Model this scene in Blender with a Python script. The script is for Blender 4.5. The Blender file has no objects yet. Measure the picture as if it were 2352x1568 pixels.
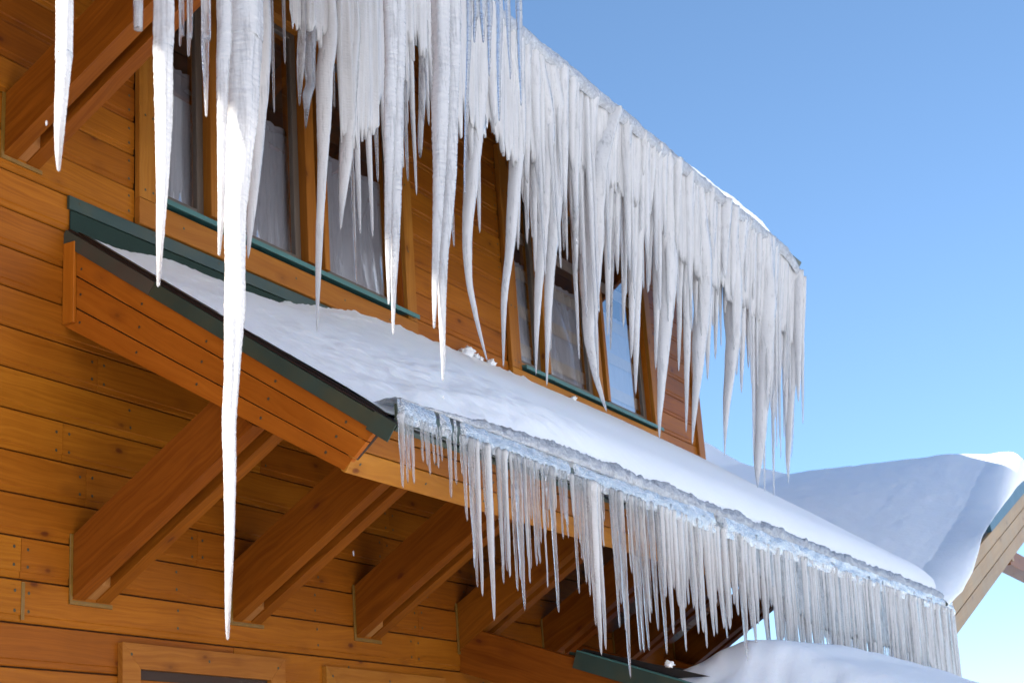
import bpy, bmesh, math, random
from mathutils import Vector, Matrix, noise
random.seed(7)
sc = bpy.context.scene
COL = sc.collection
PI = math.pi

# ------------------------------------------------------------------ camera
# world: X runs along the facade (away to the right), -Y is out of the facade, Z up; eye at z = 0
FPX = 3682.7
CX = Vector((0.4798, -0.8747, -0.0683))     # camera right
CD = Vector((0.2300, 0.2006, -0.9523))      # picture down
CF = Vector((0.8467, 0.4412, 0.2974))       # view direction
CX.normalize(); CF = (CF - CX * CF.dot(CX)).normalized(); CD = CF.cross(CX).normalized()
CAM = Vector((0, -6.0, 0))
cd = bpy.data.cameras.new('camera'); cam = bpy.data.objects.new('camera', cd); COL.objects.link(cam)
m = Matrix.Identity(4)
for i in range(3):
    m[i][0] = CX[i]; m[i][1] = -CD[i]; m[i][2] = -CF[i]; m[i][3] = CAM[i]
cam.matrix_world = m
cd.sensor_width = 36; cd.lens = FPX / 2352 * 36; cd.clip_start = .05; cd.clip_end = 2000
cd.dof.use_dof = True; cd.dof.focus_distance = 8.6; cd.dof.aperture_fstop = 5.6
sc.camera = cam

def ray(u, v):
    return CX * (u - 1176) + CD * (v - 784) + CF * FPX
def atY(u, v, y=0.0):
    r = ray(u, v); return CAM + r * ((y - CAM.y) / r.y)
def atX(u, v, x):
    r = ray(u, v); return CAM + r * (x / r.x)
def mpp(p):                                   # metres per photo pixel at a point
    return (p - CAM).dot(CF) / FPX

# ------------------------------------------------------------------ light
SUN = Vector((-1.0, 0.30, 0.40)).normalized()  # towards the sun
sl = bpy.data.lights.new('sun', 'SUN'); sl.energy = 5.0; sl.angle = math.radians(.53); sl.color = (1, .93, .82)
so = bpy.data.objects.new('sun', sl); COL.objects.link(so); so.location = (-20, 5, 12)
so.rotation_euler = SUN.to_track_quat('Z', 'Y').to_euler()
w = bpy.data.worlds.new('World'); sc.world = w; w.use_nodes = True
nt = w.node_tree; nt.nodes.clear()
sky = nt.nodes.new('ShaderNodeTexSky'); sky.sky_type = 'NISHITA'; sky.sun_disc = False
sky.sun_elevation = math.asin(SUN.z); sky.sun_rotation = math.atan2(SUN.x, SUN.y)
sky.air_density = 1.0; sky.dust_density = 0.0; sky.ozone_density = 3.6; sky.altitude = 3000
bg = nt.nodes.new('ShaderNodeBackground'); bg.inputs[1].default_value = 0.098
wo = nt.nodes.new('ShaderNodeOutputWorld')
gm = nt.nodes.new('ShaderNodeGamma'); gm.inputs[1].default_value = .76     # whole sky a little flatter, as the camera recorded it
nt.links.new(sky.outputs[0], gm.inputs[0]); hsv = nt.nodes.new('ShaderNodeHueSaturation'); hsv.inputs['Saturation'].default_value = 1.10
nt.links.new(gm.outputs[0], hsv.inputs['Color']); nt.links.new(hsv.outputs[0], bg.inputs[0]); nt.links.new(bg.outputs[0], wo.inputs[0])
sc.view_settings.view_transform = 'Standard'; sc.view_settings.look = 'None'
sc.view_settings.gamma = 1; sc.view_settings.use_curve_mapping = False
sc.view_settings.exposure = 1.8
sc.cycles.use_denoising = True
sc.cycles.max_bounces = 14; sc.cycles.diffuse_bounces = 5; sc.cycles.glossy_bounces = 5
sc.cycles.transmission_bounces = 12; sc.cycles.transparent_max_bounces = 24
sc.cycles.caustics_reflective = False; sc.cycles.caustics_refractive = True
sc.cycles.blur_glossy = 1.0; sc.cycles.sample_clamp_indirect = 6
sc.cycles.use_fast_gi = False

# ------------------------------------------------------------------ materials
class NB:
    def __init__(s, name):
        s.m = bpy.data.materials.new(name); s.m.use_nodes = True; s.t = s.m.node_tree; s.t.nodes.clear()
        s.out = s.n('OutputMaterial')
    def n(s, ty, **kw):
        nd = s.t.nodes.new('ShaderNode' + ty)
        for k, v in kw.items():
            if k.startswith('i_'):
                nd.inputs[k[2:].replace('_', ' ')].default_value = v
            else: setattr(nd, k, v)
        return nd
    def l(s, a, b): s.t.links.new(a, b); return b.node
    def mapc(s, scale, rnd=None, src='Object'):
        tc = s.n('TexCoord'); mp = s.n('Mapping'); mp.inputs['Scale'].default_value = scale
        s.l(tc.outputs[src], mp.inputs[0])
        if rnd:
            oi = s.n('ObjectInfo'); mu = s.n('Math', operation='MULTIPLY'); mu.inputs[1].default_value = rnd
            s.l(oi.outputs['Random'], mu.inputs[0]); s.l(mu.outputs[0], mp.inputs['Location'])
        return mp.outputs[0]
    def noise(s, vec, scale=1, detail=4, rough=.55, dist=0):
        nd = s.n('TexNoise'); nd.inputs['Scale'].default_value = scale; nd.inputs['Detail'].default_value = detail
        nd.inputs['Roughness'].default_value = rough; nd.inputs['Distortion'].default_value = dist
        s.l(vec, nd.inputs['Vector']); return nd.outputs['Fac']
    def ramp(s, fac, stops):
        r = s.n('ValToRGB'); e = r.color_ramp.elements
        while len(e) < len(stops): e.new(.5)
        for k, (p, c) in enumerate(stops):
            e[k].position = p; e[k].color = (c, c, c, 1) if isinstance(c, (int, float)) else (*c, 1)
        s.l(fac, r.inputs[0]); return r.outputs[0]
    def mix(s, fac, a, b, blend='MIX'):
        x = s.n('Mix', data_type='RGBA', blend_type=blend)
        for sock, val in ((x.inputs[0], fac), (x.inputs[6], a), (x.inputs[7], b)):
            if isinstance(val, (int, float)): sock.default_value = val
            elif isinstance(val, tuple): sock.default_value = (*val, 1)
            else: s.l(val, sock)
        return x.outputs[2]
    def math(s, op, a, b=0.0):
        x = s.n('Math', operation=op)
        for k, val in enumerate((a, b)):
            if isinstance(val, (int, float)): x.inputs[k].default_value = val
            else: s.l(val, x.inputs[k])
        return x.outputs[0]
    def bump(s, h, strength, dist, nrm=None):
        b = s.n('Bump'); b.inputs['Strength'].default_value = strength; b.inputs['Distance'].default_value = dist
        s.l(h, b.inputs['Height'])
        if nrm is not None: s.l(nrm, b.inputs['Normal'])
        return b.outputs[0]

def mat_wood(name, light, dark, knot=(.10, .022, .006), rough=.42, var=.30, knots=1.0, weather=0.0):
    b = NB(name)
    p = b.mapc((1, 1, 1), 37.0)
    warp = b.noise(b.mapc((.9, 3.2, 3.2), 37.0), 1.0, 3)
    sp = b.n('SeparateXYZ'); b.l(p, sp.inputs[0])
    # grain coordinate: across-board position plus long waves, so rings run out into cathedral shapes
    gy = b.math('ADD', sp.outputs[2], b.math('MULTIPLY', sp.outputs[1], .7))
    gy = b.math('ADD', gy, b.math('MULTIPLY', warp, .16))
    cb = b.n('CombineXYZ'); b.l(b.math('MULTIPLY', sp.outputs[0], 1.3), cb.inputs[0]); b.l(b.math('MULTIPLY', gy, 60), cb.inputs[1])
    g1 = b.noise(cb.outputs[0], 1.0, 5, .62)
    fine = b.noise(b.mapc((6, 260, 260), 37.0), 1.0, 2)
    band = b.noise(b.mapc((.8, 9, 9), 11.0), 1.0, 3)
    fac = b.math('ADD', b.math('MULTIPLY', g1, .75), b.math('MULTIPLY', band, .35))
    r = b.ramp(fac, [(.30, dark), (.5, tuple((a * .55 + c * .45) for a, c in zip(dark, light))), (.72, light)])
    # knots
    kv = b.mapc((3.4, 6.5, 6.5), 53.0)
    vo = b.n('TexVoronoi', feature='F1'); vo.inputs['Scale'].default_value = 1.0; b.l(kv, vo.inputs['Vector'])
    sel = b.n('SeparateColor'); b.l(vo.outputs['Color'], sel.inputs[0])
    pick = b.math('GREATER_THAN', sel.outputs[0], 1 - .7 * knots)
    kd = b.math('ADD', vo.outputs['Distance'], b.math('MULTIPLY', b.noise(kv, 5, 3), .06))
    km = b.ramp(kd, [(.07, 1.0), (.11, .8), (.15, .3), (.36, 0.0)])
    kf = b.math('MULTIPLY', km, pick)
    c = b.mix(b.math('MULTIPLY', kf, .95), r, knot)
    # per board shift
    oi = b.n('ObjectInfo'); hs = b.n('HueSaturation')
    b.l(b.math('ADD', b.math('MULTIPLY', oi.outputs['Random'], .010), .495), hs.inputs['Hue'])
    b.l(b.math('ADD', b.math('MULTIPLY', oi.outputs['Random'], var), 1 - var / 2), hs.inputs['Value'])
    b.l(c, hs.inputs['Color']); c = hs.outputs[0]
    # broad stain blotches
    st = b.noise(b.mapc((1.1, 1.6, 1.6), 5.0), 1.0, 5, .6)
    c = b.mix(b.ramp(st, [(.35, .0), (.75, .38)]), c, tuple(x * .55 for x in dark))
    # dark scuffs and streaks
    sc2 = b.noise(b.mapc((2.5, 22, 22), 19.0), 1.0, 6, .7)
    c = b.mix(b.ramp(sc2, [(.64, 0.0), (.75, .35)]), c, tuple(x * .4 for x in dark))
    if weather:
        wv = b.noise(b.mapc((5, 1.5, 1.5), 3.0), 1.0, 4)
        c = b.mix(b.math('MULTIPLY', b.ramp(wv, [(.4, 0.0), (.6, 1.0)]), weather), c, (.36, .27, .16))
    pr = b.n('BsdfPrincipled'); b.l(c, pr.inputs['Base Color'])
    b.l(b.math('ADD', b.math('MULTIPLY', g1, .22), rough - .1), pr.inputs['Roughness'])
    pr.inputs['Specular IOR Level'].default_value = .13
    h = b.math('ADD', b.math('MULTIPLY', g1, .6), b.math('MULTIPLY', fine, .4))
    h = b.math('SUBTRACT', h, b.math('MULTIPLY', kf, .5))
    b.l(b.bump(h, .45, .0025), pr.inputs['Normal'])
    b.l(pr.outputs[0], b.out.inputs[0]); return b.m

def mat_plain(name, col, rough=.5, metal=0, nscale=8, var=.15, bump=.1, spec=.5, dirt=None):
    b = NB(name); v = b.mapc((1, 1, 1), 3.0)
    nz = b.noise(v, nscale, 5)
    c = b.mix(nz, tuple(x * (1 - var) for x in col), tuple(min(1, x * (1 + var)) for x in col))
    if dirt:
        d = b.noise(b.mapc((3, 3, 3), 9.0), 1.0, 6, .65)
        c = b.mix(b.ramp(d, [(.45, 0.0), (.68, .8)]), c, dirt)
    pr = b.n('BsdfPrincipled'); b.l(c, pr.inputs['Base Color']); pr.inputs['Metallic'].default_value = metal
    b.l(b.math('ADD', b.math('MULTIPLY', nz, .2), rough - .1), pr.inputs['Roughness'])
    pr.inputs['Specular IOR Level'].default_value = spec
    if bump: b.l(b.bump(b.noise(v, nscale * 12, 3), bump, .002), pr.inputs['Normal'])
    b.l(pr.outputs[0], b.out.inputs[0]); return b.m

def mat_snow(name, col=(.86, .88, .91)):
    b = NB(name); v = b.mapc((1, 1, 1))
    big = b.noise(v, 3.0, 5, .55); fine = b.noise(v, 90, 3, .6); mid = b.noise(v, 16, 4, .55)
    c = b.mix(big, tuple(x * .97 for x in col), col)
    pr = b.n('BsdfPrincipled'); b.l(c, pr.inputs['Base Color']); pr.inputs['Roughness'].default_value = .7
    pr.inputs['Specular IOR Level'].default_value = .25
    pr.inputs['Subsurface Weight'].default_value = .25; pr.inputs['Subsurface Radius'].default_value = (.03, .04, .06)
    pr.inputs['Subsurface Scale'].default_value = 1.0
    n1 = b.bump(mid, .42, .014); n2 = b.bump(fine, .5, .005, n1)
    b.l(n2, pr.inputs['Normal']); b.l(pr.outputs[0], b.out.inputs[0]); return b.m

def mat_ice(name, milk_lo, milk_hi, col, ripple=.5, stretch=3.0, rough=.06, scale=42, crinkle=0.0, spread=.20, tipclear=.5):
    """frozen melt water: clear glass with a milky core of trapped air, in long vertical streaks"""
    b = NB(name); src = 'Object'
    streak = b.noise(b.mapc((scale, scale, stretch), 41.0, src), 1.0, 4, .6)
    blot = b.noise(b.mapc((9, 9, 5), 23.0, src), 1.0, 4, .6)
    rip = b.noise(b.mapc((22, 22, 75), 7.0, src), 1.0, 3, .6)
    f = b.math('ADD', b.math('MULTIPLY', streak, .6), b.math('MULTIPLY', blot, .4))
    fac = b.ramp(f, [(.36, milk_lo), (.36 + spread, milk_hi)])
    tint = b.ramp(b.noise(b.mapc((20, 20, 1.2), 61.0, src), 1.0, 3), [(.35, tuple(x * .93 for x in col)), (.65, col)])
    h = b.math('ADD', b.math('MULTIPLY', rip, ripple), b.math('MULTIPLY', streak, .35))
    nrm = b.bump(h, .8, .010)
    if crinkle:
        cr = b.noise(b.mapc((38, 38, 38), 7.0, src), 1.0, 4, .65, 1.2)
        nrm = b.bump(cr, crinkle, .02, nrm)
    df = b.n('BsdfDiffuse'); tl = b.n('BsdfTranslucent')
    for nd in (df, tl): b.l(tint, nd.inputs[0]); b.l(nrm, nd.inputs['Normal'])
    m1 = b.n('MixShader'); m1.inputs[0].default_value = .5; b.l(df.outputs[0], m1.inputs[1]); b.l(tl.outputs[0], m1.inputs[2])
    gs = b.n('BsdfGlossy'); gs.inputs['Roughness'].default_value = .10; b.l(nrm, gs.inputs['Normal'])
    fr = b.n('Fresnel'); fr.inputs[0].default_value = 1.31; b.l(nrm, fr.inputs['Normal'])
    m2 = b.n('MixShader'); b.l(fr.outputs[0], m2.inputs[0]); b.l(m1.outputs[0], m2.inputs[1]); b.l(gs.outputs[0], m2.inputs[2])
    gl = b.n('BsdfGlass'); gl.inputs['IOR'].default_value = 1.31; gl.inputs['Roughness'].default_value = rough
    gl.inputs['Color'].default_value = (.97, .985, 1, 1); b.l(nrm, gl.inputs['Normal'])
    at_ = b.n('Attribute'); at_.attribute_name = 'thin'      # slender tips are clearer than the bubbly stems
    fac = b.math('MULTIPLY', fac, b.math('SUBTRACT', 1.0, b.math('MULTIPLY', at_.outputs['Fac'], tipclear)))
    m3 = b.n('MixShader'); b.l(fac, m3.inputs[0]); b.l(gl.outputs[0], m3.inputs[1]); b.l(m2.outputs[0], m3.inputs[2])
    b.l(m3.outputs[0], b.out.inputs[0]); return b.m

def mat_glass():
    b = NB('window_glass')
    g = b.n('BsdfGlossy'); g.inputs['Roughness'].default_value = .008; g.inputs[0].default_value = (.95, .97, 1, 1)
    t = b.n('BsdfTransparent'); t.inputs[0].default_value = (.93, .94, .96, 1)
    nz = b.noise(b.mapc((2.2, 2.2, 1.1), 5.0), 1.0, 2); nr = b.bump(nz, .05, .02); b.l(nr, g.inputs['Normal'])
    mx = b.n('MixShader'); mx.inputs[0].default_value = .42
    b.l(t.outputs[0], mx.inputs[1]); b.l(g.outputs[0], mx.inputs[2]); b.l(mx.outputs[0], b.out.inputs[0]); return b.m

M = {}
M['siding'] = mat_wood('stained_siding_wood', (.37, .116, .009), (.21, .053, .003))
M['fascia'] = mat_wood('stained_fascia_wood', (.43, .125, .011), (.28, .066, .004), knots=1.25)
M['beam'] = mat_wood('reddish_beam_wood', (.28, .080, .007), (.13, .030, .002), knots=1.2, var=.12)
M['trim'] = mat_wood('honey_trim_wood', (.42, .165, .024), (.26, .080, .008), knots=.8)
M['pale'] = mat_wood('pale_weathered_wood', (.46, .30, .15), (.30, .17, .07), knots=.4, weather=.5)
M['raw'] = mat_wood('raw_block_wood', (.38, .16, .05), (.25, .09, .02), knots=.2)
M['soffit'] = mat_wood('dark_soffit_wood', (.30, .12, .035), (.19, .06, .015), knots=.8)
M['green'] = mat_plain('dark_green_sheet_metal', (.020, .044, .036), .38, .0, 5, .25, .15, .5, (.05, .055, .03))
M['teal'] = mat_plain('teal_green_sheet_metal', (.05, .15, .14), .42, 0, 4, .2, .05, .5)
M['felt'] = mat_plain('granular_green_flashing', (.015, .032, .025), .75, 0, 60, .5, .9, .2)
M['brown'] = mat_plain('worn_brown_metal_edge', (.060, .048, .036), .5, 0, 7, .3, .2, .4, (.03, .055, .04))
M['black'] = mat_plain('black_membrane', (.008, .008, .009), .35, 0, 20, .2, .3)
M['blue'] = mat_plain('slate_blue_roof_metal', (.035, .10, .14), .4, 0, 3, .15, .05)
M['caulk'] = mat_plain('yellow_brown_caulk', (.19, .095, .013), .35, 0, 30, .35, .5)
M['screw'] = mat_plain('dull_screw_metal', (.07, .065, .04), .4, .5, 20, .2, 0)
M['sash'] = mat_plain('brown_grey_sash', (.11, .085, .065), .35, 0, 4, .15, .05)
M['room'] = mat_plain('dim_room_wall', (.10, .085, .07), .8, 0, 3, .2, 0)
M['blind'] = mat_plain('pale_blind_fabric', (.66, .56, .46), .8, 0, 20, .1, .1)
M['reflection_sheet'] = mat_plain('grey_reflection_sheet', (.56, .56, .60), .9, 0, 6, .1, 0)
M['dark'] = mat_plain('dark_backing', (.035, .016, .008), .8, 0, 3, .2, 0)
M['snow'] = mat_snow('snow'); M['ground'] = mat_snow('ground_snow', (.82, .84, .88))
M['ice'] = mat_ice('milky_icicle_ice', .70, 1.0, (.96, .945, .94), spread=.10)
M['icelit'] = mat_ice('bright_icicle_ice', .55, 1.0, (.90, .90, .91), ripple=.9, spread=.14, tipclear=.65)
M['iceclear'] = mat_ice('clear_icicle_ice', .03, .55, (.96, .94, .93), ripple=.6)
M['icethin'] = mat_ice('glassy_icicle_ice', .05, .42, (.86, .90, .96), ripple=.8)
M['icesheet'] = mat_ice('fluted_sheet_ice', .86, 1.0, (.96, .945, .94), scale=30, stretch=1.6)
M['icerim'] = mat_ice('crinkled_rim_ice', .25, .78, (.80, .85, .90), crinkle=.8, rough=.1, stretch=14)
M['glass'] = mat_glass()
def mat_skin(name, lo, hi, dcol, sc_=55):
    b = NB(name); v = b.mapc((1, 1, 1))
    n1 = b.noise(v, sc_, 4, .65, 1.5); n2 = b.noise(v, 7, 3)
    f = b.math('ADD', b.math('MULTIPLY', n1, .75), b.math('MULTIPLY', n2, .25))
    nr = b.bump(n1, .9, .015)
    t = b.n('BsdfTransparent'); t.inputs[0].default_value = (.90, .95, .98, 1)
    d = b.n('BsdfDiffuse'); d.inputs[0].default_value = (*dcol, 1); b.l(nr, d.inputs['Normal'])
    g = b.n('BsdfGlossy'); g.inputs['Roughness'].default_value = .07; b.l(nr, g.inputs['Normal'])
    m1 = b.n('MixShader'); b.l(b.ramp(f, [(.42, lo), (.56, hi)]), m1.inputs[0]); b.l(t.outputs[0], m1.inputs[1]); b.l(d.outputs[0], m1.inputs[2])
    fr = b.n('Fresnel'); fr.inputs[0].default_value = 1.4; b.l(nr, fr.inputs['Normal'])
    m2 = b.n('MixShader'); b.l(b.math('MULTIPLY', fr.outputs[0], 1.0), m2.inputs[0]); b.l(m1.outputs[0], m2.inputs[1]); b.l(g.outputs[0], m2.inputs[2])
    b.l(m2.outputs[0], b.out.inputs[0]); return b.m
M['skin'] = mat_skin('mottled_skin_ice', .04, .62, (.84, .85, .86)); M['ledge'] = mat_skin('bubbly_ledge_ice', .50, .95, (.56, .57, .60), 48)

# ------------------------------------------------------------------ object helpers
WM = {}
def link(o, parent=None, mat4=None):
    COL.objects.link(o); mat4 = mat4 or Matrix.Identity(4); WM[o.name] = mat4
    if parent:
        o.parent = parent; o.matrix_basis = WM[parent.name].inverted() @ mat4
    else: o.matrix_basis = mat4
    return o
def tag(o, label=None, cat=None, group=None, kind=None):
    if label: o['label'] = label
    if cat: o['category'] = cat
    if group: o['group'] = group
    if kind: o['kind'] = kind
    return o
def empty(name, loc):
    return link(bpy.data.objects.new(name, None), None, Matrix.Translation(loc))
def mesh(name, verts, faces, mat, parent=None, mat4=None, smooth=False, fix=True):
    me = bpy.data.meshes.new(name); me.from_pydata([tuple(v) for v in verts], [], faces)
    if fix:
        bm = bmesh.new(); bm.from_mesh(me); bmesh.ops.recalc_face_normals(bm, faces=bm.faces); bm.to_mesh(me); bm.free()
    me.materials.append(mat)
    if smooth: me.polygons.foreach_set('use_smooth', [True] * len(me.polygons))
    return link(bpy.data.objects.new(name, me), parent, mat4)
def basis(o, ex, ey, ez):
    m = Matrix.Identity(4)
    for i in range(3):
        m[i][0] = ex[i]; m[i][1] = ey[i]; m[i][2] = ez[i]; m[i][3] = o[i]
    return m
X_, Y_, Z_ = Vector((1, 0, 0)), Vector((0, 1, 0)), Vector((0, 0, 1))
def prism(name, prof, x0, x1, o, ex, ey, ez, mat, parent, cut=None):
    """profile (y,z) swept along local x; cut(x, y, z) may slide each end vertex"""
    n = len(prof); vs = []
    for k, x in enumerate((x0, x1)):
        for (y, z) in prof: vs.append((cut(k, x, y, z) if cut else x, y, z))
    fs = [tuple(range(n)), tuple(range(2 * n - 1, n - 1, -1))] + [(i, (i + 1) % n, n + (i + 1) % n, n + i) for i in range(n)]
    return mesh(name, vs, fs, mat, parent, basis(o, ex, ey, ez))
def rect(y0, y1, z0, z1, c=.004):
    return [(y0 + c, z0), (y1 - c, z0), (y1, z0 + c), (y1, z1 - c), (y1 - c, z1), (y0 + c, z1), (y0, z1 - c), (y0, z0 + c)]
def bar(name, a, b, mat, parent, c=.004, axis=0):
    """axis-aligned board between two corners, grain along axis"""
    a, b = Vector(a), Vector(b)
    lo = Vector([min(a[i], b[i]) for i in range(3)]); hi = Vector([max(a[i], b[i]) for i in range(3)])
    d = hi - lo
    if axis == 0: return prism(name, rect(0, d.y, 0, d.z, min(c, d.y / 3, d.z / 3)), 0, d.x, lo, X_, Y_, Z_, mat, parent)
    if axis == 2: return prism(name, rect(0, d.x, 0, d.y, min(c, d.x / 3, d.y / 3)), 0, d.z, lo, Z_, X_, Y_, mat, parent)
    return prism(name, rect(0, d.z, 0, d.x, min(c, d.x / 3, d.z / 3)), 0, d.y, lo, Y_, Z_, X_, mat, parent)
def slab(name, poly, thick, o, ex, ey, mat, parent):
    """polygon in (ex,ey) given thickness along ex x ey"""
    n = len(poly); ez = ex.cross(ey)
    vs = [(x, y, 0) for x, y in poly] + [(x, y, thick) for x, y in poly]
    fs = [tuple(range(n)), tuple(range(2 * n - 1, n - 1, -1))] + [(i, (i + 1) % n, n + (i + 1) % n, n + i) for i in range(n)]
    return mesh(name, vs, fs, mat, parent, basis(o, ex, ey, ez))
def fbm(x, y, z=0.0, o=4):
    s = 0; a = 1; t = 0
    for k in range(o):
        s += a * noise.noise(Vector((x, y, z))); t += a; a *= .5; x *= 2.03; y *= 2.03; z *= 2.03
    return s / t
def sstep(a, b, x):
    t = max(0, min(1, (x - a) / (b - a))); return t * t * (3 - 2 * t)
def lerp_tab(tab, x):
    if x <= tab[0][0]: return tab[0][1]
    for (a, va), (b, vb) in zip(tab, tab[1:]):
        if x <= b: return va + (vb - va) * (x - a) / (b - a)
    return tab[-1][1]

# ------------------------------------------------------------------ ground
gn = 60; gv = []; gf = []
for j in range(gn + 1):
    for i in range(gn + 1):
        x = (i / gn - .5) * 2; y = (j / gn - .5) * 2
        x = math.copysign(abs(x) ** 2.2, x) * 600; y = math.copysign(abs(y) ** 2.2, y) * 600
        bounce_hill = 62 * max(0, min(1, (-y - 22) / 95)) ** 1.15 * max(0, min(1, (-y - .42 * x - 8) / 40))  # unseen slope, added to bounce sunlight back onto the shaded front
        gv.append((x, y, -1.75 + .12 * fbm(x * .15, y * .15) + bounce_hill * (1 + .25 * fbm(x * .02, y * .02, 3))))
for j in range(gn):
    for i in range(gn):
        a = j * (gn + 1) + i; gf.append((a, a + 1, a + gn + 2, a + gn + 1))
tag(mesh('ground', gv, gf, M['ground'], smooth=True), 'snow covered ground below the chalet, with an added unseen hill bouncing sunlight', kind='structure')

# ------------------------------------------------------------------ the chalet
WX0, WX1 = -1.5, 15.72            # left and right end of the facade
PIT = .719                        # roof pitch (tangent)
H = tag(empty('chalet', (WX0, 0, -1.7)), 'orange stained timber chalet with snowy skirt roof, knee braces and two triple windows', 'house')
bar('wall_core', (WX0 + .02, .03, -1.7), (WX1 - .03, .12, 3.66), M['dark'], H)
bar('wall_core', (WX0 + .02, .03, 5.70), (WX1 - .03, .12, 6.30), M['dark'], H)
for a, b in ((WX0 + .02, 6.86), (9.86, 11.46), (14.46, WX1 - .03)):
    bar('wall_core', (a, .03, 3.66), (b, .12, 5.70), M['dark'], H)
bar('end_wall', (WX1 - .12, .12, -1.7), (WX1 - .03, 6.0, 6.1), M['siding'], H)
bar('end_wall', (WX0, .12, -1.7), (WX0 + .1, 6.0, 6.1), M['siding'], H)
bar('back_wall', (WX0, 6.0, -1.7), (WX1 - .03, 6.1, 6.1), M['siding'], H)

# windows: (left edge of outer casing)
WZ0, WZ1 = 3.88, 5.66
WINS = (6.80, 11.42)
WW = 3.12
BP = .2195
def board_prof(h):
    return [(.0, .046), (.0, h - .006), (.009, h - .001), (.03, h - .001), (.03, .007), (.012, .007), (.006, .013), (.007, .040)]
rows = []
k = 0
z = 3.632
while z > -1.7: z -= BP
z += BP
rr = random.Random(3)
wall_boards = []
while z < 6.25:
    segs = [(WX0, WX1 - .1)]
    if z + BP > 3.72 and z < 5.74:
        segs = [(WX0, 6.80)] + [(9.92, 11.42)] + [(14.54, WX1 - .1)]
    if z < .9:                       # door and window below the first brace
        pass
    for a, b in segs:
        cuts = [a]
        if b - a > 5:
            p = 5.0 + rr.uniform(-.6, .6) if a < 0 else a
            if a < 0: cuts.append(4.2)
            x = 4.2 + rr.uniform(1.6, 4.2) if a < 0 else a + 3
            if abs(z - (3.632 - 11 * BP)) < .02: x = 5.97
            while x < b - 1.2:
                cuts.append(x); x += rr.uniform(2.6, 4.4)
        cuts.append(b)
        for c0, c1 in zip(cuts, cuts[1:]):
            if c1 < 4.3 and z < 2.6 and z > -9: pass
            dy = rr.uniform(-.0015, .0015)
            o = prism('siding_board', board_prof(BP), 0, c1 - c0 - .003, Vector((c0, dy, z)), X_, Y_, Z_, M['siding'], H)
            wall_boards.append((c0, c1, z))
    z += BP

# corner boards at the far end of the wall
bar('corner_board', (WX1 - .16, -.03, .9), (WX1, .02, 6.2), M['trim'], H, axis=2)
bar('corner_board', (WX1 - .03, .02, .9), (WX1, .16, 6.2), M['trim'], H, axis=2)

# screws: pairs at board ends and now and then along the boards, countersunk
sv = []; sf = []
def screw(p, nrm, r=.009):
    nrm = nrm.normalized(); t = nrm.orthogonal().normalized(); bt = nrm.cross(t); b0 = len(sv)
    c = p + nrm * .0015
    sv.append(c + nrm * .001)
    for q in range(8):
        a = q * PI / 4; sv.append(c + (t * math.cos(a) + bt * math.sin(a)) * r)
    for q in range(8): sf.append((b0, b0 + 1 + q, b0 + 1 + (q + 1) % 8))
for c0, c1, z in wall_boards:
    if z < .7: continue
    for x in (c0 + .045, c1 - .05):
        if x > 4.6:
            for dz in (.065, .165): screw(Vector((x, 0, z + dz + rr.uniform(-.01, .01))), -Y_)
    x = c0 + 1.2
    while x < c1 - .5:
        if x > 4.6: screw(Vector((x, 0, z + .17)), -Y_); screw(Vector((x + rr.uniform(-.01, .01), 0, z + .07)), -Y_)
        x += 1.36

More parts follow.
